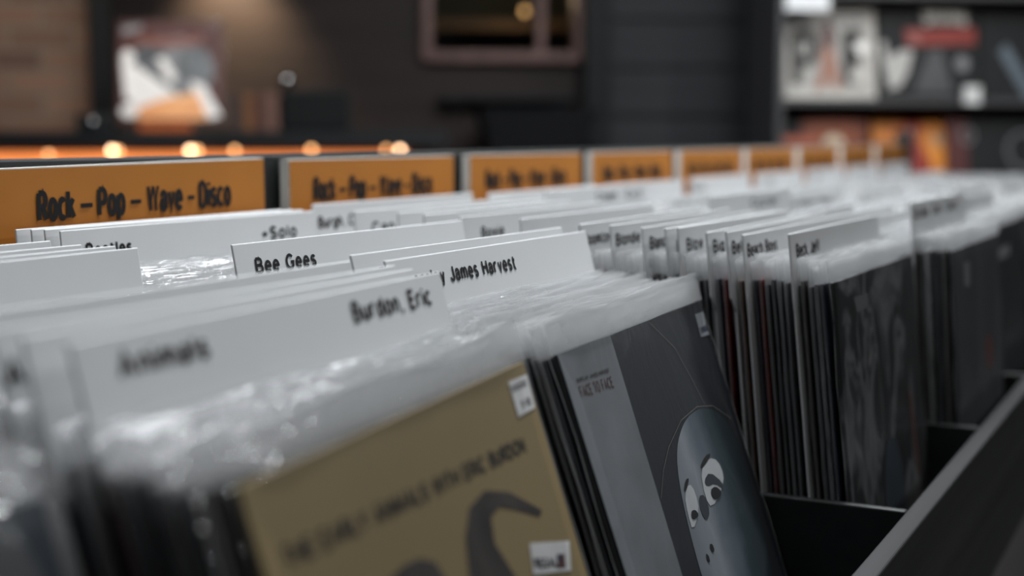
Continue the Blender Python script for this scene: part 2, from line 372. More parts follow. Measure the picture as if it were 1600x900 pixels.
# window into the back room
M_frame = mat('dusky_pink_wood', (.20, .115, .10), .5, .4, .2, 20, stretch=(1, 1, .2))
win = thing('window_1', 'interior window with dusky wooden frame and one mullion', 'window', ROOM.copy()); win['kind'] = 'structure'
mb = MB(); f = .036
mb.box(WS0-f+.012, WS0+.012, 5.15, 5.26, WZ0-f+.012, WZ1+f).box(WS1-.012, WS1+f-.012, 5.15, 5.26, WZ0-f+.012, WZ1+f)
mb.box(WS0+.012, WS1-.012, 5.15, 5.26, WZ0-f+.012, WZ0+.012).box(WS0+.012, WS1-.012, 5.15, 5.26, WZ1, WZ1+f)
mb.build('window_frame', M_frame, win, .006)
MB().box(.638, .668, 5.17, 5.25, WZ0+.012, WZ1).build('mullion', M_frame, win, .004)
m, nt, p, ln = nodes('window_glass'); out = nt.nodes['Material Output']
tr = nt.nodes.new('ShaderNodeBsdfTransparent'); tr.inputs[0].default_value = (.85, .86, .84, 1); gl = nt.nodes.new('ShaderNodeBsdfGlossy'); gl.inputs['Roughness'].default_value = .04
fr = nt.nodes.new('ShaderNodeFresnel'); mx = nt.nodes.new('ShaderNodeMixShader'); ln.new(fr.outputs[0], mx.inputs[0]); ln.new(tr.outputs[0], mx.inputs[1]); ln.new(gl.outputs[0], mx.inputs[2]); ln.new(mx.outputs[0], out.inputs['Surface'])
nt.nodes.remove(p); M_glass = m
MB().box(WS0+.012, .638, 5.208, 5.213, WZ0+.012, WZ1).build('pane', M_glass, win)
MB().box(.668, WS1-.012, 5.208, 5.213, WZ0+.012, WZ1).build('pane', M_glass, win)
room_struct('wall_backroom', mat('olive_dark_plaster', (.055, .05, .036), .8), -.2, 1.4, 6.1, 6.2, FLOOR, CEIL)

# back room: shelf and a small hanging bulb
M_shelfwood = mat('amber_wood', (.16, .085, .035), .5, .4, .3, 14, stretch=(.2, 1, 2))
sh = thing('wall_shelf', 'dim amber wooden shelf seen through the interior window', 'shelf', ROOM.copy())
MB().box(.25, .95, 5.85, 6.1, .452, .49).build('shelf_board', M_shelfwood, sh, .003)
for sxx in (.35, .85): MB().box(sxx-.012, sxx+.012, 5.9, 6.1, .40, .452).build('bracket', M_dark, sh)
M_bulb_w = mat('glowing_amber_bulb', (.9, .6, .3), .4, emit=(1, .55, .22), estr=2.2)
bl = thing('hanging_bulb', 'small amber bulb hanging behind the interior window', 'lamp', ROOM.copy())
mb = MB(); mb.lathe([(0, -.013), (.008, -.010), (.012, -.002), (.011, .006), (.006, .013), (.004, .018)], .640, 5.6, 16)
g = mb.build('bulb', M_bulb_w, bl, smooth=True); g.location.z = .505
MB().tube([(.640, 5.6, .52), (.640, 5.6, CEIL)], .003, 8).build('cord', M_dark, bl)
MB().lathe([(0, .0), (.008, .0), (.009, .02), (.004, .03), (0, .03)], .640, 5.6, 16).build('socket', M_dark, bl).location.z = .518

# ---------------------------------------------------------------- counter with the warm light strip
ct = thing('counter', 'long black sales counter with warm strip light under its edge', 'counter', ROOM.copy())
MB().box(-2.6, .25, 4.25, 4.78, -.029, .019).build('countertop', M_dark, ct, .004)
M_cpanel = mat('counter_front_panel', (.05, .03, .02), .5)
MB().box(-2.55, .2, 4.32, 4.74, FLOOR, -.029).build('cabinet', M_cpanel, ct)
M_led = mat('orange_glow_strip', (.8, .3, .1), .5, emit=(1, .27, .07), estr=1.0)
M_led2 = mat('warm_bulb', (1, .8, .6), .4, emit=(1, .50, .20), estr=4.5)
M_led3 = mat('warm_bulb_bright', (1, .8, .6), .4, emit=(1, .62, .36), estr=10)
ls = MB().box(-2.5, .125, 4.285, 4.319, -.085, -.0445).build('light_strip', M_led, ct); ls['label'] = 'glowing orange strip light'
for s_, z_, mm, r_ in [(-.763, -.039, M_led3, .009), (-.745, -.040, M_led2, .008), (-.532, -.039, M_led3, .009), (-.512, -.039, M_led2, .009), (-.399, -.039, M_led2, .008),
                       (-.168, -.036, M_led2, .009), (.06, -.036, M_led2, .007), (.102, -.038, M_led3, .008), (-.95, -.050, M_led2, .007)]:
    mb = MB(); mb.lathe([(0, -r_)]+[(r_*math.cos(R(a)), r_*math.sin(R(a))) for a in range(-75, 90, 15)]+[(0, r_)], 0, 0, 16)
    b = mb.build('bulb', mm, ls, smooth=True); b.location = (s_, 4.272, z_)

# record leaning on the counter
def display_record(s0, s1, zb, d, lean, label, jm, group=None, h=None):
    wdt = s1-s0; h = h or .318
    mw = ROOM @ Matrix.Translation((s0+wdt/2, d, zb)) @ Matrix.Rotation(-R(lean), 4, 'X')
    t = thing('vinyl_record', label, 'record', mw, group)
    MB().box(-wdt/2, wdt/2, -.002, .002, 0, h).build('jacket', jm, t, .0008)
    return t, wdt, h
t, wd_, h_ = display_record(-.765, -.445, .047, 4.40, 10, 'record on the counter with white and orange artwork, propped beside the black post', mat('maroon_print', (.06, .014, .011), .5))
Y = -.0026
m1 = ramp_mat('silver_print', [(.3, (.03, .035, .04)), (.5, (.16, .17, .18)), (.7, (.40, .40, .40))], scale=5, rough=.3, dist=1.5)
M_peach = ramp_mat('orange_blaze_print', [(.25, (.55, .16, .03)), (.5, (.85, .42, .18)), (.75, (.9, .72, .6))], scale=6, rough=.35)
M_pwhite = mat('pale_print', (.82, .80, .78), .35, .5, .08)
MB().poly(ellipse(-.0, .165, .135, .11), Y).build('printed_disc', m1, t)
MB().poly([(-.15, .195), (-.10, .175), (-.03, .125), (.02, .085), (.0, .05), (-.09, .035), (-.14, .08)], Y-.0004).build('printed_wing', M_pwhite, t)
MB().poly([(-.045, .20), (-.02, .205), (.02, .14), (-.005, .125)], Y-.0004).build('printed_blade', M_pwhite, t)
MB().poly([(.06, .13), (.10, .12), (.155, .02), (.12, .01), (.08, .07)], Y-.0004).build('printed_wing', M_pwhite, t)
MB().poly([(-.10, .045), (-.02, .075), (.08, .095), (.10, .05), (.11, .008), (-.10, .008)], Y-.0006).build('printed_blaze', M_peach, t)
MB().poly([(-.11, .265), (.10, .265), (.09, .245), (.0, .235), (-.10, .245)], Y-.0004).build('printed_band', mat('dusty_rose_print', (.20, .075, .055), .4), t)
MB().poly(ellipse(-.13, .205, .02, .022), Y-.0005).build('printed_spot', M_pwhite, t)
MB().poly(ellipse(-.125, .035, .028, .022), Y-.0005).build('printed_spot', M_pwhite, t)
MB().poly([(-.15, .30), (-.085, .308), (-.09, .29), (-.145, .275)], Y-.0004).build('sticker', M_grey_print, t)
MB().box(-wd_/2-.006, wd_/2+.006, -.0052, .004, -.003, h_+.014).build('sleeve', M_sleeve_thin, t)
st = thing('record_stand', 'low orange stand under the leaning record on the counter', 'stand', ROOM.copy())
M_amber = mat('orange_plastic', (.42, .10, .02), .4)
MB().box(-.70, -.54, 4.37, 4.47, .0195, .031).build('base', M_amber, st, .002)
MB().box(-.70, -.54, 4.37, 4.385, .031, .044).build('lip', M_amber, st, .002)
MB().tube([(-.62, 4.468, .031), (-.62, 4.52, .22)], .005).build('prop', M_dark, st)
# things beside it
dv = thing('desk_device', 'small black device with a round knob at the left end of the counter', 'device', ROOM.copy())
MB().box(-.885, -.775, 4.36, 4.5, .0195, .072).build('body', M_dark, dv, .006)
mb = MB(); mb.lathe([(0, .012), (.011, .012), (.013, .006), (.013, 0)], 0, 0, 20)
k_ = mb.build('knob', mat('dull_chrome', (.35, .35, .36), .25, .5, metal=1), dv, smooth=True); k_.matrix_local = Matrix.Translation((-.835, 4.36, .046)) @ Matrix.Rotation(R(90), 4, 'X')
for i, (s0, s1, z1, c, lb) in enumerate([(-.425, -.383, .136, (.05, .03, .025), 'dark brown upright box beside the leaning record on the counter'),
                                      (-.381, -.352, .138, (.20, .085, .032), 'orange brown upright box, middle of three on the counter'),
                                      (-.350, -.318, .136, (.10, .04, .028), 'dark red upright box between the orange and the pale one'),
                                      (-.316, -.274, .139, (.19, .095, .07), 'pinkish brown upright box beside the black speaker')]):
    tb = thing('storage_box', lb, 'box', ROOM.copy(), 'upright boxes on the counter')
    mm = mat('box_card_%d' % i, c, .6)
    MB().box(s0, s1, 4.40, 4.60, .0195, z1-.03).build('body', mm, tb, .002)
    MB().box(s0-.0008, s1+.0008, 4.398, 4.602, z1-.03, z1).build('lid', mm, tb, .002)
sp = thing('desk_speaker', 'black box speaker on the counter right of the upright boxes', 'speaker', ROOM.copy())
MB().box(-.268, -.05, 4.40, 4.58, .0195, .150).build('cabinet', M_dark, sp, .005)
MB().box(-.260, -.058, 4.393, 4.40, .028, .142).build('grille', mat('speaker_cloth', (.006, .007, .007), .9), sp, .002)
dl = thing('desk_lamp', 'small lamp with a shiny round head above the black speaker', 'lamp', ROOM.copy())
M_chrome = mat('chrome', (.6, .6, .6), .12, .5, metal=1, noise=.02)
MB().lathe([(0, .012), (.045, .012), (.05, .006), (.05, 0), (0, 0)], -.262, 4.66, 24).build('base', M_dark, dl).location.z = .0195
MB().tube([(-.262, 4.66, .03), (-.262, 4.66, .17)], .004).build('stem', M_dark, dl)
mb = MB(); mb.lathe([(0, -.025)]+[(.025*math.cos(R(a)), .025*math.sin(R(a))) for a in range(-75, 90, 15)]+[(0, .025)], -.262, 4.66, 20)
mb.build('head', M_chrome, dl, smooth=True).location.z = .187

# low cabinet and dark ledge under the window
cb = thing('low_cabinet', 'low black cabinet with sloped corner below the interior window', 'cabinet', ROOM.copy())
M_cab = mat('black_lacquer', (.004, .004, .005), .8, .2)
MB().poly([(.42, FLOOR), (.74, FLOOR), (.74, -.03), (.80, .08), (.80, .10), (.39, .10), (.42, -.03)], 5.06, .34).build('body', M_cab, cb, .004)
for a, b in ((.435, .575), (.585, .725)): 
    d_ = MB().box(a, b, 4.700, 4.719, FLOOR+.06, -.06).build('door', M_cab, cb, .003)
    MB().box(b-.03, b-.02, 4.685, 4.70, -.30, -.16).build('handle', M_chrome, d_)
wl = thing('wall_ledge', 'thin black ledge on the brown wall below the interior window', 'ledge', ROOM.copy())
MB().box(.27, .78, 5.10, 5.199, .135, .155).build('board', M_dark, wl, .003)
for q in (.33, .72): MB().box(q-.008, q+.008, 5.12, 5.199, .108, .135).build('bracket', M_dark, wl)

# ---------------------------------------------------------------- display shelf on the right
ds = thing('display_shelf', 'tall dark shelf unit showing records face out at right', 'shelf', ROOM.copy())
M_shelf = mat('dark_grey_laminate', (.052, .052, .055), .5, .4, .1)
MB().box(1.322, 1.346, 4.38, 4.74, FLOOR, 1.25).build('side_panel', M_shelf, ds, .002)
MB().box(2.75, 2.774, 4.38, 4.74, FLOOR, 1.25).build('side_panel', M_shelf, ds, .002)
MB().box(1.322, 2.774, 4.74, 4.752, FLOOR, 1.25).build('back_panel', M_dark, ds)
for zz in (-.95, -.60, -.262, .106, .450, .80, 1.23): MB().box(1.346, 2.75, 4.40, 4.74, zz, zz+.021).build('shelf_board', M_shelf, ds, .002)
tg = tag(MB().box(1.335, 1.492, 4.385, 4.399, .408, .468).build('shelf_tag', mat('bright_tag', (.8, .81, .82), .5), mw=ROOM, bevel=.001), 'blank white tag at the top left edge of the display shelf', 'tag')
tg2 = tag(MB().box(1.958, 2.012, 4.386, 4.399, .110, .168).build('price_card', M_white, mw=ROOM, bevel=.001), 'small white price card on the middle board of the display shelf', 'tag')

# upper row
t, wd_, h_ = display_record(1.362, 1.690, .128, 4.47, 9, 'white framed record with big dark letters and a reddish figure on the upper shelf', mat('ivory_print', (.42, .40, .37), .5), 'records shown on the display shelf')
MB().poly([(-.122, .035), (.128, .035), (.128, .27), (-.122, .27)], Y).build('printed_panel', ramp_mat('pale_grey_print', [(.3, (.27, .26, .24)), (.5, (.34, .33, .31)), (.7, (.42, .41, .39))], scale=9, dist=1), t)
mb = MB(); text(mb, 'P', -.128, -.030, .030, .20, .034, Y-.0006); text(mb, 'E', .050, .136, .045, .185, .036, Y-.0006); mb.build('lettering', mat('charcoal_print', (.016, .015, .014), .7), t)
mb = MB(); text(mb, 'MAGAZINE', -.118, .124, .252, .026, .006, Y-.0006); mb.build('lettering', M_grey_print, t)
MB().poly([(-.012, .25), (.018, .25), (.024, .18), (.014, .165), (-.008, .17), (-.02, .20)], Y-.0009).build('printed_figure', mat('dark_red_print', (.075, .016, .014), .6), t)
MB().poly([(-.022, .17), (.02, .172), (.036, .09), (.045, .03), (.02, .03), (.004, .07), (-.02, .03), (-.05, .03), (-.025, .10)], Y-.0008).build('printed_figure', mat('skin_tone_print', (.28, .14, .10), .6), t)
MB().poly(ellipse(.118, .170, .02, .02), Y-.0010).build('printed_spot', M_pwhite, t)
MB().poly(ellipse(.10, .072, .026, .02), Y-.0010).build('printed_spot', mat('ivory_spot', (.5, .48, .45), .5), t)
t, wd_, h_ = display_record(1.700, 2.050, .128, 4.47, 9, 'black record with white lettering over a red bar on the upper shelf', M_dark, 'records shown on the display shelf')
mb = MB(); text(mb, 'SHAME', -.02, .145, .248, .062, .016, Y-.0004, gap=.42); mb.build('lettering', mat('ivory_ink', (.42, .40, .37), .6), t)
MB().poly([(-.082, .235), (.165, .242), (.165, .185), (-.075, .178)], Y).build('printed_bar', mat('brick_red_print', (.20, .022, .014), .5), t)
MB().poly([(-.065, .23), (-.035, .23), (-.03, .18), (-.06, .18)], Y-.0005).build('printed_figure', mat('dull_rose_print', (.25, .09, .08), .6), t)
MB().poly([(-.172, .19), (-.15, .195), (-.145, .14), (-.12, .15), (-.09, .165), (-.055, .16), (-.075, .09), (-.105, .04), (-.14, .03), (-.155, .10)], Y).build('printed_shape', mat('ivory_shape', (.40, .39, .37), .5), t)
MB().poly([(.0, .16), (.04, .17), (.06, .10), (.08, .02), (-.06, .02), (-.03, .09)], Y).build('printed_figure', ramp_mat('smoke_print', [(.3, (.02, .021, .023)), (.7, (.07, .073, .077))], scale=12, stretch=(1, 1, .5)), t)
MB().poly(ellipse(.115, .12, .022, .025), Y).build('printed_spot', M_grey_print, t)
t, wd_, h_ = display_record(2.056, 2.380, .128, 4.47, 9, 'black record with a pale blue streak at the right end of the upper shelf', M_dark, 'records shown on the display shelf')
MB().poly([(-.10, .16), (-.07, .19), (.04, .0), (-.01, .0)], Y).build('cover_streak', mat('pale_blue_print', (.09, .115, .14), .4), t)
MB().poly([(.02, .30), (.12, .30), (.12, .22), (.05, .24)], Y).build('cover_streak', mat('slate_print', (.06, .065, .075), .4), t)
# lower row
t, wd_, h_ = display_record(1.360, 1.676, -.240, 4.47, 9, 'dark red and orange record at the left of the lower shelf', mat('rust_print', (.17, .035, .012), .5), 'records shown on the display shelf')
MB().poly([(-.158, .318), (-.07, .318), (-.07, .25), (-.158, .25)], Y).build('printed_block', M_dark, t)
MB().poly([(-.14, .245), (-.02, .245), (-.03, .10), (-.14, .10)], Y-.0003).build('printed_block', mat('coral_print', (.32, .075, .035), .5), t)
MB().poly(ellipse(.04, .225, .036, .03), Y-.0003).build('printed_spot', mat('cream_print', (.55, .42, .30), .5), t)
MB().poly([(-.06, .31), (.10, .31), (.12, .20), (.0, .18)], Y-.0002).build('printed_block', mat('dark_orange_print', (.22, .05, .014), .5), t)
t, wd_, h_ = display_record(1.700, 1.990, -.240, 4.49, 9, 'bright orange record with a red middle on the lower shelf', ramp_mat('flame_print', [(.3, (.42, .10, .015)), (.5, (.62, .20, .02)), (.7, (.70, .28, .03))], scale=5), 'records shown on the display shelf')
MB().poly([(-.035, .318), (.03, .318), (.015, .24), (.06, .15), (.05, .02), (-.06, .02), (-.03, .16)], Y).build('printed_figure', mat('deep_red_print', (.25, .022, .012), .5), t)
MB().poly(ellipse(.085, .235, .022, .024), Y).build('printed_spot', mat('tan_print', (.42, .25, .14), .5), t)
t, wd_, h_ = display_record(1.945, 2.265, -.240, 4.455, 9, 'black record with a dark red edge and grey ring on the lower shelf', M_dark, 'records shown on the display shelf')
MB().poly([(-.16, .318), (-.085, .318), (-.085, .0), (-.16, .0)], Y).build('printed_band', mat('maroon_band', (.07, .014, .014), .5), t)
mb = MB(); mb.ribbon(ellipse(.11, .20, .055, .06)+[(.165, .20)], .012, Y); mb.build('printed_ring', mat('ring_grey', (.10, .105, .11), .5), t)
mb = MB(); mb.ribbon(ellipse(-.085, .25, .022, .025)+[(-.063, .25)], .006, Y-.0003); mb.build('printed_ring', M_grey_print, t)
t, wd_, h_ = display_record(2.280, 2.600, -.240, 4.47, 9, 'dark slate record at the right end of the lower shelf', mat('slate_cover', (.03, .032, .036), .5), 'records shown on the display shelf')
MB().poly(ellipse(.0, .2, .09, .07), Y).build('printed_spot', M_grey_print, t)

# ---------------------------------------------------------------- the record rack
X0, PIT, NCOL = .026, .35, 11          # eleven bins side by side
XE = X0+PIT*NCOL
ZB = -.442
rk = thing('record_rack', 'long black wooden record rack with a row of open bins', 'record rack')
MB().box(X0-.02, XE+.02, .193, .2095, -.447, -.29).build('front_panel', M_rail, rk, .0015)
MB().box(X0-.02, XE+.02, .801, .822, -.47, -.016).build('back_panel', M_black, rk, .002)
MB().box(X0-.02, XE+.02, .2095, .801, -.455, -.4425).build('floor_board', M_dark, rk)
for k in range(NCOL+1):
    x = X0+PIT*k
    MB().box(x-.004, x+.004, .2095, .801, -.4425, -.290).build('partition', M_black, rk, .0015)
MB().box(X0+.0, XE-.0, .36, .78, FLOOR+.08, -.455).build('base_cabinet', mat('warm_grey_panel', (.17, .155, .15), .6), rk, .003)
MB().box(X0+.05, XE-.05, .40, .74, FLOOR, FLOOR+.08).build('plinth', M_dark, rk)
# rounded end post with a pale edge at the far end of the back panel
mb = MB(); mb.poly([(XE-.0, -.47), (XE+.10, -.47), (XE+.10, -.05)]+[(XE+.05+.05*math.cos(R(a)), -.035+.05*math.sin(R(a))) for a in range(10, 180, 17)]+[(XE, -.05)], .822, .03)
pe = mb.build('end_post', M_dark, rk)
mb = MB(); mb.ribbon([(XE+.105, -.20), (XE+.105, -.05)]+[(XE+.05+.055*math.cos(R(a)), -.035+.055*math.sin(R(a))) for a in range(10, 130, 10)], .016, .790); mb.build('edge_strip', mat('pale_grey_edging', (.38, .37, .35), .5), pe)

# genre signs, one behind every bin
ORD = ['', 'second', 'third', 'fourth', 'fifth', 'sixth', 'seventh', 'eighth', 'ninth']
def sign_letters():
    mb = MB(); y = -.0012
    for wrd, a, b in (('Rock', -.119, -.080), ('–', -.0765, -.0605), ('Pop', -.057, -.0255), ('–', -.0215, -.0060), ('Wave', -.0013, .0434), ('–', .0475, .0595), ('Disco', .0632, .1072)):
        text(mb, wrd, a, b, -.002, .0242, .0043 if wrd != '–' else .0034, y, gap=.30, heavy=True)
    return mb.mesh('sign_lettering', M_ink)
me_sb = MB().box(-.156, .156, 0, .0105, -.075, .0395).mesh('sign_board', M_board)
me_sf = MB().poly([(-.1555, -.075), (.1555, -.075), (.1555, .0385), (-.1555, .0385)], -.0004).mesh('sign_face', M_orange)
me_sl = sign_letters()
for k in range(-1, 9):
    xc = .8665+PIT*k
    mw = Matrix.Translation((xc, .787, -.060)) @ Matrix.Rotation(R(-.7 if k == 0 else random.uniform(-.1, .1)), 4, 'Y')
    lab = 'orange Rock Pop Wave Disco sign, nearest and sharpest of the row' if k == 0 else ('orange genre sign behind the gold record, at the left edge' if k == -1 else 'orange genre sign, %s from the nearest in the row along the rack back' % ORD[k])
    s_ = thing('genre_sign', lab, 'sign', mw, 'orange genre signs along the rack')
    child(s_, 'board', me_sb); child(s_, 'orange_face', me_sf); child(s_, 'lettering', me_sl)

# ---------------------------------------------------------------- records and divider cards in the bins
JW, JT, JZ0, JZ1 = .309, .0034, .010, .326
def jacket_mesh(wd=JW, z1=JZ1, m=M_jacket, name='jacket'):
    return MB().box(-wd/2, wd/2, -JT/2, JT/2, JZ0, z1).mesh(name, m)
def sleeve_geo(rng, top=.346, wd=.317, amp=.0011, gap=.0022):
    """open-topped polythene bag, crinkled above the jacket"""
    mb = MB(); nx = 16; zs = [.003, .12, .24, .30, JZ1+.002, JZ1+.007, top-.0065, top-.0016, top]
    ph = [rng.uniform(0, 6.28) for _ in range(8)]
    tilt = rng.uniform(-.003, .003); dx = rng.uniform(-.002, .002)
    for sd in (-1, 1):
        vs = []
        for j, zz in enumerate(zs):
            q = max(0, (zz-.30)/(top-.30))
            for i in range(nx+1):
                u = i/nx; x = (u-.5)*wd+dx
                e = min(1, 8*min(u, 1-u))
                y = sd*gap*(.25+.75*e)
                y += q*amp*(1.2*math.sin(u*7+ph[0]+2*q)+.6*math.sin(u*17+ph[1]-3*q)+rng.uniform(-.35, .35))*.6
                y += sd*q*amp*.5
                if j == len(zs)-1: y += sd*(.0008+.0005*math.sin(u*27+ph[4])+.0004*rng.random())
                z = zz+(q**2)*(tilt*(u-.5)*2+.0013*math.sin(u*9+ph[2])+.0007*math.sin(u*23+ph[3]+sd)+rng.uniform(-.0004, .0004))
                vs.append((x, y, z))
        n = nx+1
        mb.add(vs, [(j*n+i, j*n+i+1, (j+1)*n+i+1, (j+1)*n+i) for j in range(len(zs)-1) for i in range(nx)])
    # welded side seams, slightly wavy
    for sx_ in (-1, 1):
        vs = []; m_ = 14
        for q in range(m_+1):
            zz = .003+(top-.004)*q/m_; yy = .0007*math.sin(q*1.3+ph[5])
            vs += [(dx+sx_*(wd/2-.0004), yy, zz), (dx+sx_*(wd/2+.0014), yy+.0004*math.sin(q*2.1+ph[6]), zz)]
        mb.add(vs, [(2*q, 2*q+1, 2*q+3, 2*q+2) for q in range(m_)], 1)
    return mb
rng = random.Random(3)
J_MESH = [jacket_mesh(JW-.001*k, JZ1-.0012*k) for k in range(3)]
S_MESH = []
for k in range(12):
    me = sleeve_geo(rng, .344+rng.uniform(-.002, .002)).mesh('sleeve', [M_sleeve, M_seam])
    for pgn in me.polygons: pgn.use_smooth = True
    S_MESH.append(me)
def pose(xc, Yt, zt, lean, yaw):
    Yb = Yt-(zt-ZB)*math.tan(R(lean))
    return Matrix.Translation((xc, Yb, ZB)) @ Matrix.Rotation(R(yaw), 4, 'Z') @ Matrix.Rotation(-R(lean), 4, 'X')

CW = .315
def card_mesh(h, tab):
    a = CW/2; b = a-(.010 if tab else .001)
    return MB().poly([(-b, .003), (b, .003), (b, .300), (a, .312), (a, h), (-a, h), (-a, .312), (-b, .300)], .0008, .0016).mesh('card', M_card, bevel=.0007)
CARD_H = {}
def make_card(mw, h, words, label, group, tab=True):
    t = thing('divider_card', label, 'divider card', mw, group)
    hh = (round(h, 3), tab)
    if hh not in CARD_H: CARD_H[hh] = card_mesh(*hh)
    child(t, 'card', CARD_H[hh])
    for s, x0, x1, dz in words:
        mb = MB(); text(mb, s, x0, x1, h-dz-.0004, .0116, .0022, -.0012); mb.build('lettering', M_ink, t)
    return t

# each bin: front and rear position, lean and yaw of the stack, jacket centre, cards (Y, top z, x centre, words)
BINS = {
 'Z': dict(x=.201, f=(.377, 18, 0), b=(.775, 4), cards=[]),
 'A': dict(x=.549, f=(.340, 18, 6.7), b=(.778, 4), cards=[
    (.405, -.0795, .552, [('Animals', -.134, -.074, .0178), ('Burdon, Eric', .050, .139, .0178)]),
    (.426, -.078, .549, []), (.440, -.077, .547, [('Asia', -.156, -.122, .0235)]), (.478, -.076, .5475, []),
    (.650, -.074, .5475, []), (.670, -.073, .5475, []), (.701, -.073, .5475, []), (.730, -.072, .5475, [])]),
 'B': dict(x=.896, f=(.367, 19, 3.5), b=(.780, 4), cards=[
    (.471, -.0775, .888, [('Barclay James Harvest', -.138, .018, .0205)]), (.496, -.0745, .8885, [('Bad', -.13, -.10, .022)]),
    (.593, -.072, .8905, [('Bee Gees', -.137, -.066, .0215)]),
    (.752, -.067, .893, [('Beatles', -.1345, -.0857, .0222), ('+Solo', .0755, .127, .0222)]), (.760, -.0665, .886, []), (.768, -.066, .881, []), (.776, -.066, .874, [])]),
 'C': dict(x=1.2445, f=(.277, 6, 0), b=(.782, 3), cards=[
    (.310, -.077, 1.2365, [('Beck, Jeff', -.142, -.071, .0200)]), (.348, -.079, 1.2355, [('Beach Boys', -.150, -.067, .0185)]),
    (.362, -.077, 1.2355, [('Bel', -.147, -.122, .0190)]), (.379, -.078, 1.2355, [('Big', -.145, -.117, .0178)]),
    (.404, -.075, 1.2355, [('Blow', -.141, -.100, .0205)]), (.415, -.076, 1.2355, [('Bl', -.135, -.120, .0215)]), (.436, -.075, 1.2355, [('Blancmange', -.144, -.060, .0200)]),
    (.465, -.074, 1.2355, [('Blondie', -.149, -.094, .0190)]), (.494, -.074, 1.2355, [('Boomtown', -.152, -.082, .0195)]), (.551, -.071, 1.2355, []),
    (.612, -.071, 1.235, [('Bowie', -.12, -.075, .022)]), (.650, -.070, 1.2355, [('B', -.145, -.135, .022)]), (.678, -.069, 1.2355, []), (.726, -.069, 1.2355, [('Can', -.13, -.09, .022)]), (.774, -.064, 1.2355, [('Burgh, Chris de', -.150, -.04, .0225)])]),
 'D': dict(x=1.594, f=(.245, 4, 0), b=(.782, 3), cards=[(Yc, zc, 1.590, wv) for Yc, zc, wv in
    [(.285, -.066, [('City Boy', -.150, -.075, .0175), ('Clan', -.05, .0, .0175), ('Clash', .03, .10, .0175)]), (.330, -.083, []), (.370, -.084, []), (.420, -.083, []),
     (.500, -.064, [('Cocker', -.015, .095, .0185)]), (.545, -.086, []), (.600, -.086, []), (.700, -.0605, [('Cream', -.013, .050, .0185), ('Cult', .080, .135, .0185)]), (.775, -.066, [])]]),
}
FARW = [['Dire Straits', 'Doors', 'Deep', 'Devo', 'Dylan'], ['Eagles', 'ELO', 'Eno', 'Eurythmics', 'Faces'], ['Fox', 'Free', 'Genesis', 'Gong', 'Heart'],
        ['INXS', 'Iron', 'Jam', 'Japan', 'Jethro'], ['Kinks', 'Kiss', 'Kraan', 'Level', 'Love'], ['Marillion', 'Move', 'Nena', 'Oasis', 'Pink']]
frng = random.Random(11)
for n_, nm in enumerate('EFGHIJ'):
    cards = []
    rows = {'E': [.30, .36, .52, .68, .775], 'F': [.36, .50, .60, .70, .775], 'G': [.34, .46, .58, .70, .775], 'H': [.40, .55, .70, .775], 'I': [.62, .70, .775], 'J': [.68, .775]}[nm]
    for j, Yc in enumerate(rows):
        last = Yc == .775; wv = []
        if nm == 'E' and j == 2: wv = [('Dire', -.135, -.095, .020), ('Doors', -.07, .0, .020), ('Devo', .03, .09, .020)]
        elif nm == 'E' and j == 3: wv = [('Eagles', -.13, -.055, .018), ('Eno', -.03, .015, .018)]
        elif nm == 'F' and j == 1: wv = [('Faces', -.14, -.03, .020)]
        elif last or j == 1:
            wd_s = FARW[n_][j % 5]; a = frng.uniform(-.15, -.05); wv = [(wd_s, a, a+.010*len(wd_s)+.008, .021)]
        zt = -.066 if last else -.076-.006*(j % 2)-(.012 if nm in 'IJ' else .004 if nm in 'GH' else 0)
        cards.append((Yc, zt+frng.uniform(-.001, .001), 1.594+PIT*(n_+1)-.012+frng.uniform(-.002, .002), wv))
    BINS[nm] = dict(x=1.594+PIT*(n_+1), f=(.262+.01*frng.random(), 5, 0), b=(.782, 3), cards=cards)

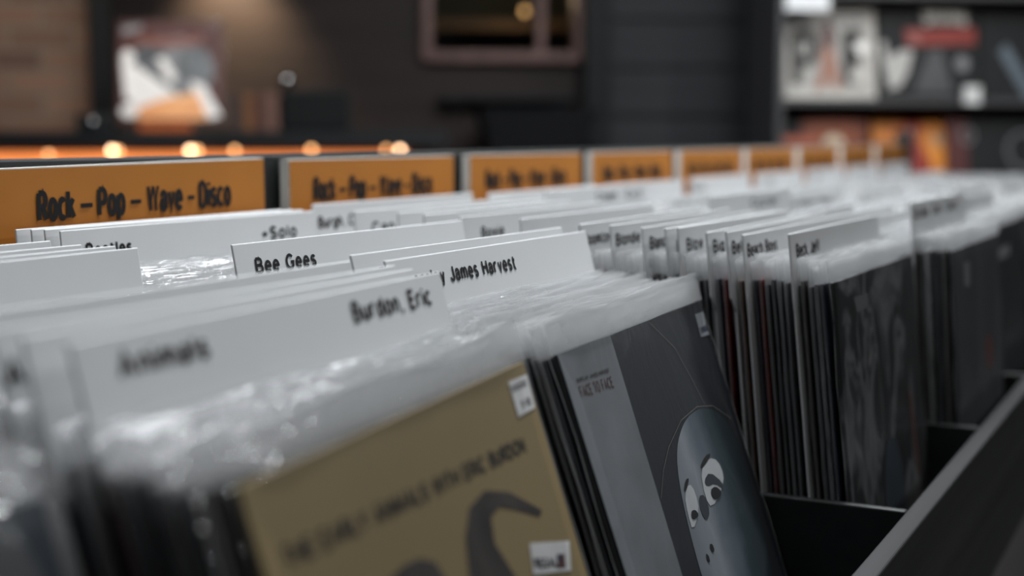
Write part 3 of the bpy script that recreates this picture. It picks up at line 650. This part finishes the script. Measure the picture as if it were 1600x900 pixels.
PHR = {'Z': 'bin at the lower left corner', 'A': 'gold-cover bin', 'B': 'mask-cover bin', 'C': 'smoky-cover bin', 'D': 'bin just beyond the smoky cover',
       'E': 'bin under the fourth sign', 'F': 'bin under the fifth sign', 'G': 'bin under the sixth sign', 'H': 'bin under the seventh sign', 'I': 'bin under the eighth sign', 'J': 'bin under the ninth sign'}
PITCH = .0052
stuff = MB(); stuff_s = MB()
count = 0
ORDN = ['first', 'second', 'third', 'fourth', 'fifth', 'sixth', 'seventh', 'eighth', 'ninth', 'tenth', 'eleventh', 'twelfth', 'thirteenth', 'fourteenth', 'fifteenth', 'sixteenth']
FRONT = {}
rr = random.Random(21)
for nm, B in BINS.items():
    Yf, lf, yf = B['f']; Yb, lb = B['b']; cs = sorted(B['cards'])
    def prof(Yt):
        q = (Yt-Yf)/(Yb-Yf); ya = yf*max(0, 1-(Yt-Yf)/.13)
        return lf+(lb-lf)*q, ya
    # divider cards
    for i, (Yc, zt, xc, wv) in enumerate(cs):
        ln_, ya = prof(Yc)
        if wv: look = 'white lettered divider card, %s from the front of the %s' % (ORDN[i], PHR[nm])
        else: look = 'plain-looking white divider card, %s from the front of the %s' % (ORDN[i], PHR[nm])
        make_card(pose(xc, Yc, zt, ln_, ya), (zt-ZB)/math.cos(R(ln_)), wv, look, 'divider cards in the '+PHR[nm], not (nm == 'C' and Yc in (.310, .348, .436)))
    # records between them
    edges = [Yf]+[c[0] for c in cs]+[Yb+.002]
    for sec in range(len(edges)-1):
        a, b = edges[sec], edges[sec+1]
        n = int((b-a-.0012)/PITCH)
        for i in range(n):
            first = sec == 0 and i == 0
            Yt = a+(b-a)*(i+.5)/n if sec else a+(b-a)*i/n
            ln_, ya = prof(Yt)
            xc = B['x']+rr.uniform(-.0022, .0022); yw = ya+rr.uniform(-.25, .25)
            if first:
                FRONT[nm] = (Yt, ln_, ya); continue
            mw = pose(xc, Yt, -.13, ln_, yw)
            lift = rr.uniform(0, .0025)
            mw = mw @ Matrix.Translation((0, 0, lift))
            indiv = nm in 'AC' or nm == 'B' or (nm == 'D' and i+sec < 5 and Yt < .345)
            if indiv and count < 292:
                if sec == 0 and not cs: pl = 'in the '+PHR[nm]
                elif sec == 0: pl = 'before the first divider card of the '+PHR[nm]
                elif sec < len(cs): pl = 'between %s and %s divider cards of the %s' % (ORDN[sec-1], ORDN[sec], PHR[nm])
                else: pl = 'behind the rearmost divider card of the '+PHR[nm]
                r_ = thing('vinyl_record', 'sleeved record '+pl, 'record', mw, 'records '+pl)
                child(r_, 'jacket', J_MESH[rr.randrange(3)]); child(r_, 'sleeve', S_MESH[rr.randrange(12)])
                count += 1
            else:
                src = J_MESH[rr.randrange(3)]; stuff.add([mw @ v.co for v in src.vertices], [tuple(p.vertices) for p in src.polygons])
                src = S_MESH[rr.randrange(12)]; stuff_s.add([mw @ v.co for v in src.vertices], [tuple(p.vertices) for p in src.polygons])
                for q, pp in enumerate(src.polygons):
                    if pp.material_index: stuff_s.mi[len(stuff_s.f)-len(src.polygons)+q] = 1
print('INDIVIDUAL RECORDS', count)
so = thing('record_stock', 'rows of sleeved records filling the far bins of the rack', 'records'); so['kind'] = 'stuff'
stuff.build('jackets', M_jacket_isl, so)['kind'] = 'stuff'
q_ = stuff_s.build('sleeves', [M_sleeve, M_seam], so, smooth=True); q_['kind'] = 'stuff'

# ---------------------------------------------------------------- the front covers
def front_record(nm, label, jm, xc=None, zt=-.1295, wd=.307, z1=.3284, top=.350, smat=None):
    Yt, ln_, ya = FRONT[nm]
    xc = BINS[nm]['x'] if xc is None else xc
    mw = pose(xc, Yt, zt, ln_, ya)
    t = thing('vinyl_record', label, 'record', mw)
    j = MB().box(-wd/2, wd/2, -JT/2, JT/2, JZ0, z1).build('jacket', jm, t, .0006)
    return t, j, mw
def front_sleeve(t, x0, x1, top, seed, m=M_sleeve_front):
    g = sleeve_geo(random.Random(seed), top, x1-x0, .0014, .0030)
    g.v = [(x+(x0+x1)/2, y, z) for x, y, z in g.v]
    for q, f_ in enumerate(g.f):      # the empty top of the bag is crumpled and milkier
        if q not in g.mi and min(g.v[i_][2] for i_ in f_) > JZ1+.001: g.mi[q] = 2
    o = g.build('sleeve', [m, M_seam, M_sleeve], t, smooth=True)
    return o
PY = -JT/2-.0003
# gold cover
t, j, mw = front_record('A', 'gold record cover with dark curved animal shape, front of the nearest bin', M_gold, xc=.55)
for v in j.data.vertices: v.co.x += .0122
mb = MB(); text(mb, 'THE EARLY ANIMALS WITH ERIC BURDON', -.1272, .1317,   .2915, .0090, .0020, PY, slope=-.039); mb.build('lettering', M_brownink, j)
MB().poly([(.0188, .2429), (.0278, .2612), (.041, .2724), (.0639, .2756), (.0923, .2678), (.1282, .2484), (.1222, .2463), (.0938, .2579), (.0754, .2641), (.0623, .2624), (.0575, .2494), (.0703, .2269), (.10, .17), (.09, .10), (.0, .10), (-.01, .19)], PY).build('printed_animal', M_horn, j)
MB().poly([(-.0562, .2648), (-.0389, .2668), (-.023, .2653), (-.0095, .2594), (-.005, .2503), (-.01, .20), (-.09, .20), (-.085, .245)], PY).build('printed_animal', M_horn, j)
bc = MB().poly([(.1346, .3215), (.1642, .321), (.1617, .3013), (.1341, .301)], PY-.0002).build('price_sticker', M_white, j)
mb = MB()
for i in range(9): mb.ribbon([(.1375+i*.0026, .3190), (.1375+i*.0026, .3150)], .0012 if i % 3 else .0018, PY-.0004)
text(mb, '9.90', .143, .158, .3035, .0055, .0011, PY-.0004); mb.build('lettering', M_grey_print, bc)
lb = MB().poly([(.0985, .2377), (.1527, .2237), (.1426, .2089), (.0916, .2224)], PY-.0002).build('white_label', M_white, j)
mb = MB(); text(mb, 'REGAL', .0965, .1265, .2238, .0060, .0014, PY-.0004, slope=-.265); mb.build('lettering', M_ink, lb)
MB().poly([(.1290, .2225), (.1400, .2196), (.1362, .2128), (.1252, .2157)], PY-.0004).build('flag_emblem', M_redink, lb)
MB().poly([(.1290, .2225), (.1345, .2211), (.1325, .2175), (.1270, .2190)], PY-.0005).build('flag_emblem', M_blueink, lb)
front_sleeve(t, -.145, .170, .350, 5)
# cover with the mask
M_navy = mat('navy_print', (.012, .015, .021), .5, .4, .2, 9)
t, j, mw = front_record('B', 'dark blue record cover with a pale mask face, front of second bin', M_navy, xc=.885, zt=-.129)
for v in j.data.vertices: v.co.x += .0212
MB().poly([(-.1322, .3279), (-.0384, .3279), (-.0490, .011), (-.1322, .011)], PY).build('grey_panel', mat('blue_grey_print', (.165, .178, .192), .5, .35, .22, 16), j)
mb = MB(); text(mb, 'FACE TO FACE', -.1166, -.0597, .2978, .0075, .0010, PY-.0003, slope=-.05); mb.build('lettering', M_redink, j)
mb = MB(); text(mb, 'BARCLAY JAMES HARVEST', -.1160, -.0598, .3075, .0028, .0006, PY-.0003, slope=-.04); mb.build('lettering', M_brownink, j)
OV = [(.0866, .2526), (.0515, .2505), (.018, .2370), (.002, .2145), (-.006, .1842), (-.0100, .1512), (-.008, .10), (.03, .04), (.08, .03), (.12, .07), (.148, .12), (.157, .1781), (.1572, .2127), (.1446, .2354), (.1164, .2481)]
def smooth_loop(P, it=2):
    for _ in range(it):
        Q = []
        for a, b in zip(P, P[1:]+P[:1]): Q += [(.75*a[0]+.25*b[0], .75*a[1]+.25*b[1]), (.25*a[0]+.75*b[0], .25*a[1]+.75*b[1])]
        P = Q
    return P
# printed colour of the mask runs from pale grey on the left to teal on the right
m, nt, p, ln = nodes('mask_print'); p.inputs['Roughness'].default_value = .45
tc = nt.nodes.new('ShaderNodeTexCoord'); sx = nt.nodes.new('ShaderNodeSeparateXYZ'); ln.new(tc.outputs['Object'], sx.inputs[0])
no = nt.nodes.new('ShaderNodeTexNoise'); no.inputs['Scale'].default_value = 22; ln.new(tc.outputs['Object'], no.inputs['Vector'])
ad = nt.nodes.new('ShaderNodeMath'); ad.operation = 'MULTIPLY_ADD'; ad.inputs[1].default_value = .05; ln.new(no.outputs['Fac'], ad.inputs[0]); ln.new(sx.outputs[0], ad.inputs[2])
mr = nt.nodes.new('ShaderNodeMapRange'); mr.inputs['From Min'].default_value = 0; mr.inputs['From Max'].default_value = .18; ln.new(ad.outputs[0], mr.inputs['Value'])
rp = nt.nodes.new('ShaderNodeValToRGB'); e = rp.color_ramp.elements
e[0].color = (.10, .125, .155, 1); e[1].color = (.008, .018, .024, 1)
for q, c in ((.33, (.27, .30, .33, 1)), (.52, (.11, .14, .17, 1)), (.72, (.02, .042, .054, 1))):
    x = e.new(q); x.color = c
ln.new(mr.outputs[0], rp.inputs[0]); ln.new(rp.outputs[0], p.inputs['Base Color']); M_mask = m
mk = MB().poly(smooth_loop(OV), PY).build('printed_mask', M_mask, j)
M_eye = mat('eye_white_print', (.50, .52, .54), .5); M_lid = mat('mask_shadow_print', (.035, .042, .052), .5)
def feat(name, P, m, k, it=1): return MB().poly(smooth_loop(P, it), PY-.0003-.0002*k).build(name, m, mk)
feat('eye', [(.0525, .2128), (.0783, .2163), (.0962, .2103), (.1001, .1978), (.086, .1901), (.0509, .1835), (.044, .194)], M_eye, 0)
feat('eye', [(.0049, .2051), (.0213, .2105), (.0279, .2018), (.0236, .1887), (-.001, .1802), (-.0004, .1925)], M_eye, 0)
feat('eyelid', [(.0521, .2046), (.0697, .2074), (.0905, .1945), (.0884, .189), (.0733, .1976), (.0545, .1992)], M_lid, 1)
feat('pupil', [(.0573, .1956), (.0716, .196), (.0819, .1896), (.0766, .1864), (.0604, .1875)], M_ink, 2)
feat('pupil', [(.0063, .1931), (.016, .192), (.02, .1868), (.0115, .1862), (.0042, .1881)], M_ink, 2)
feat('brow', [(.0507, .2142), (.0722, .2196), (.0874, .2178), (.0626, .2129)], M_ink, 1)
feat('brow', [(.0052, .2083), (.0162, .2141), (.0245, .2131), (.01, .2071)], M_ink, 1)
feat('nose', [(.0315, .1981), (.0453, .1957), (.0454, .183), (.0315, .1789), (.0261, .188)], M_lid, 0)
feat('nostril', [(.0219, .1646), (.029, .1635), (.0293, .1578), (.0234, .1585)], M_ink, 1)
feat('nostril', [(.0091, .1617), (.0144, .1592), (.0135, .1539), (.0093, .156)], M_ink, 1)
feat('mouth', [(.0, .115), (.03, .122), (.07, .115), (.03, .108)], M_lid, 1)
mb = MB(); mb.ribbon([(-.0399, .2139), (-.02, .229), (.0032, .2404), (.0441, .2519), (.0874, .2542), (.1243, .2481), (.1588, .231)], .0006, PY-.0004)
mb.ribbon([(.0425, .3262), (.0794, .3015), (.0974, .2709), (.107, .2508)], .0005, PY-.0004); mb.build('printed_line', mat('fine_grey_line', (.16, .15, .14), .5), j)
bc = MB().poly([(.1516, .3192), (.1735, .3185), (.1707, .2995), (.1484, .3005)], PY-.0002).build('price_sticker', mat('pale_blue_sticker', (.25, .27, .29), .5), j)
mb = MB()
for i in range(8): mb.ribbon([(.1533+i*.0024, .3080), (.1533+i*.0024, .3030)], .0011, PY-.0004)
mb.build('lettering', M_blueink, bc)
front_sleeve(t, -.140, .182, .350, 9)
# smoky grey cover: pale streaks are sleeve reflections painted into its colour
M_smoke_glare = ramp_mat('smoky_glare_print', [(.30, (.008, .009, .010)), (.46, (.014, .015, .016)), (.54, (.16, .165, .17)), (.60, (.02, .021, .023)), (.70, (.24, .24, .245))], scale=13, stretch=(1.3, 1, .55), detail=3, dist=1.2, rough=.4)
t, j, mw = front_record('C', 'smoky grey record cover with a blue oval, front of the third bin', M_smoke_glare, zt=-.115)
MB().poly(smooth_loop([(-.03, .17), (.02, .175), (.045, .12), (.03, .05), (-.01, .03), (-.04, .08)]), PY).build('printed_oval', mat('slate_blue_print', (.035, .048, .065), .45, .4, .3, 12), j)
MB().poly([(-.0955, .3102), (-.0457, .3090), (-.047, .2968), (-.0884, .2965)], PY-.0002).build('price_sticker', mat('grey_sticker', (.13, .135, .14), .5), j)
MB().poly(smooth_loop([(.085, .20), (.097, .205), (.115, .13), (.105, .10)]), PY).build('cover_streak', mat('painted_rust_glare', (.10, .035, .028), .5), j)  # rust-coloured reflection on the cover, painted as a flat streak
front_sleeve(t, -.161, .161, .346, 14)
# next covers
t, j, mw = front_record('D', 'dark grey record cover with a red spot, front of the fourth bin', ramp_mat('dark_cloud_print', [(.3, (.02, .022, .025)), (.6, (.045, .05, .056)), (.75, (.08, .085, .09))], scale=7, stretch=(1, 1, .5), dist=1), zt=-.11)
MB().poly([(-.10, .312), (-.06, .311), (-.062, .285), (-.098, .286)], PY-.0002).build('price_sticker', mat('grey_sticker_pale', (.17, .175, .18), .5), j)
MB().poly(smooth_loop([(.03, .215), (.07, .22), (.075, .18), (.04, .175)]), PY).build('printed_spot', mat('dull_red_spot', (.14, .03, .025), .5), j)
front_sleeve(t, -.161, .161, .348, 17)
t, j, mw = front_record('Z', 'blue-grey record cover in a shiny sleeve at the lower left corner', ramp_mat('blue_grey_cloud_print', [(.35, (.02, .024, .03)), (.55, (.06, .07, .085)), (.7, (.12, .13, .15))], scale=6, dist=1), zt=-.128)
MB().poly([(-.12, .28), (.05, .29), (.05, .25), (-.12, .24)], PY).build('printed_band', mat('pale_band_print', (.18, .19, .2), .4), j)
front_sleeve(t, -.161, .161, .350, 23, M_sleeve)
for k, nm in enumerate('EFGHIJ'):
    t, j, mw = front_record(nm, 'dark record cover at the front of the '+PHR[nm], mat('dark_cover_%d' % k, [(.012, .013, .014), (.03, .03, .034), (.02, .02, .026)][k % 3], .4), zt=-.115)
    MB().poly([(-.12, .30), (.02, .30), (.02, .285), (-.12, .285)], PY).build('printed_band', M_grey_print, j)
    front_sleeve(t, -.161, .161, .346, 30+k)
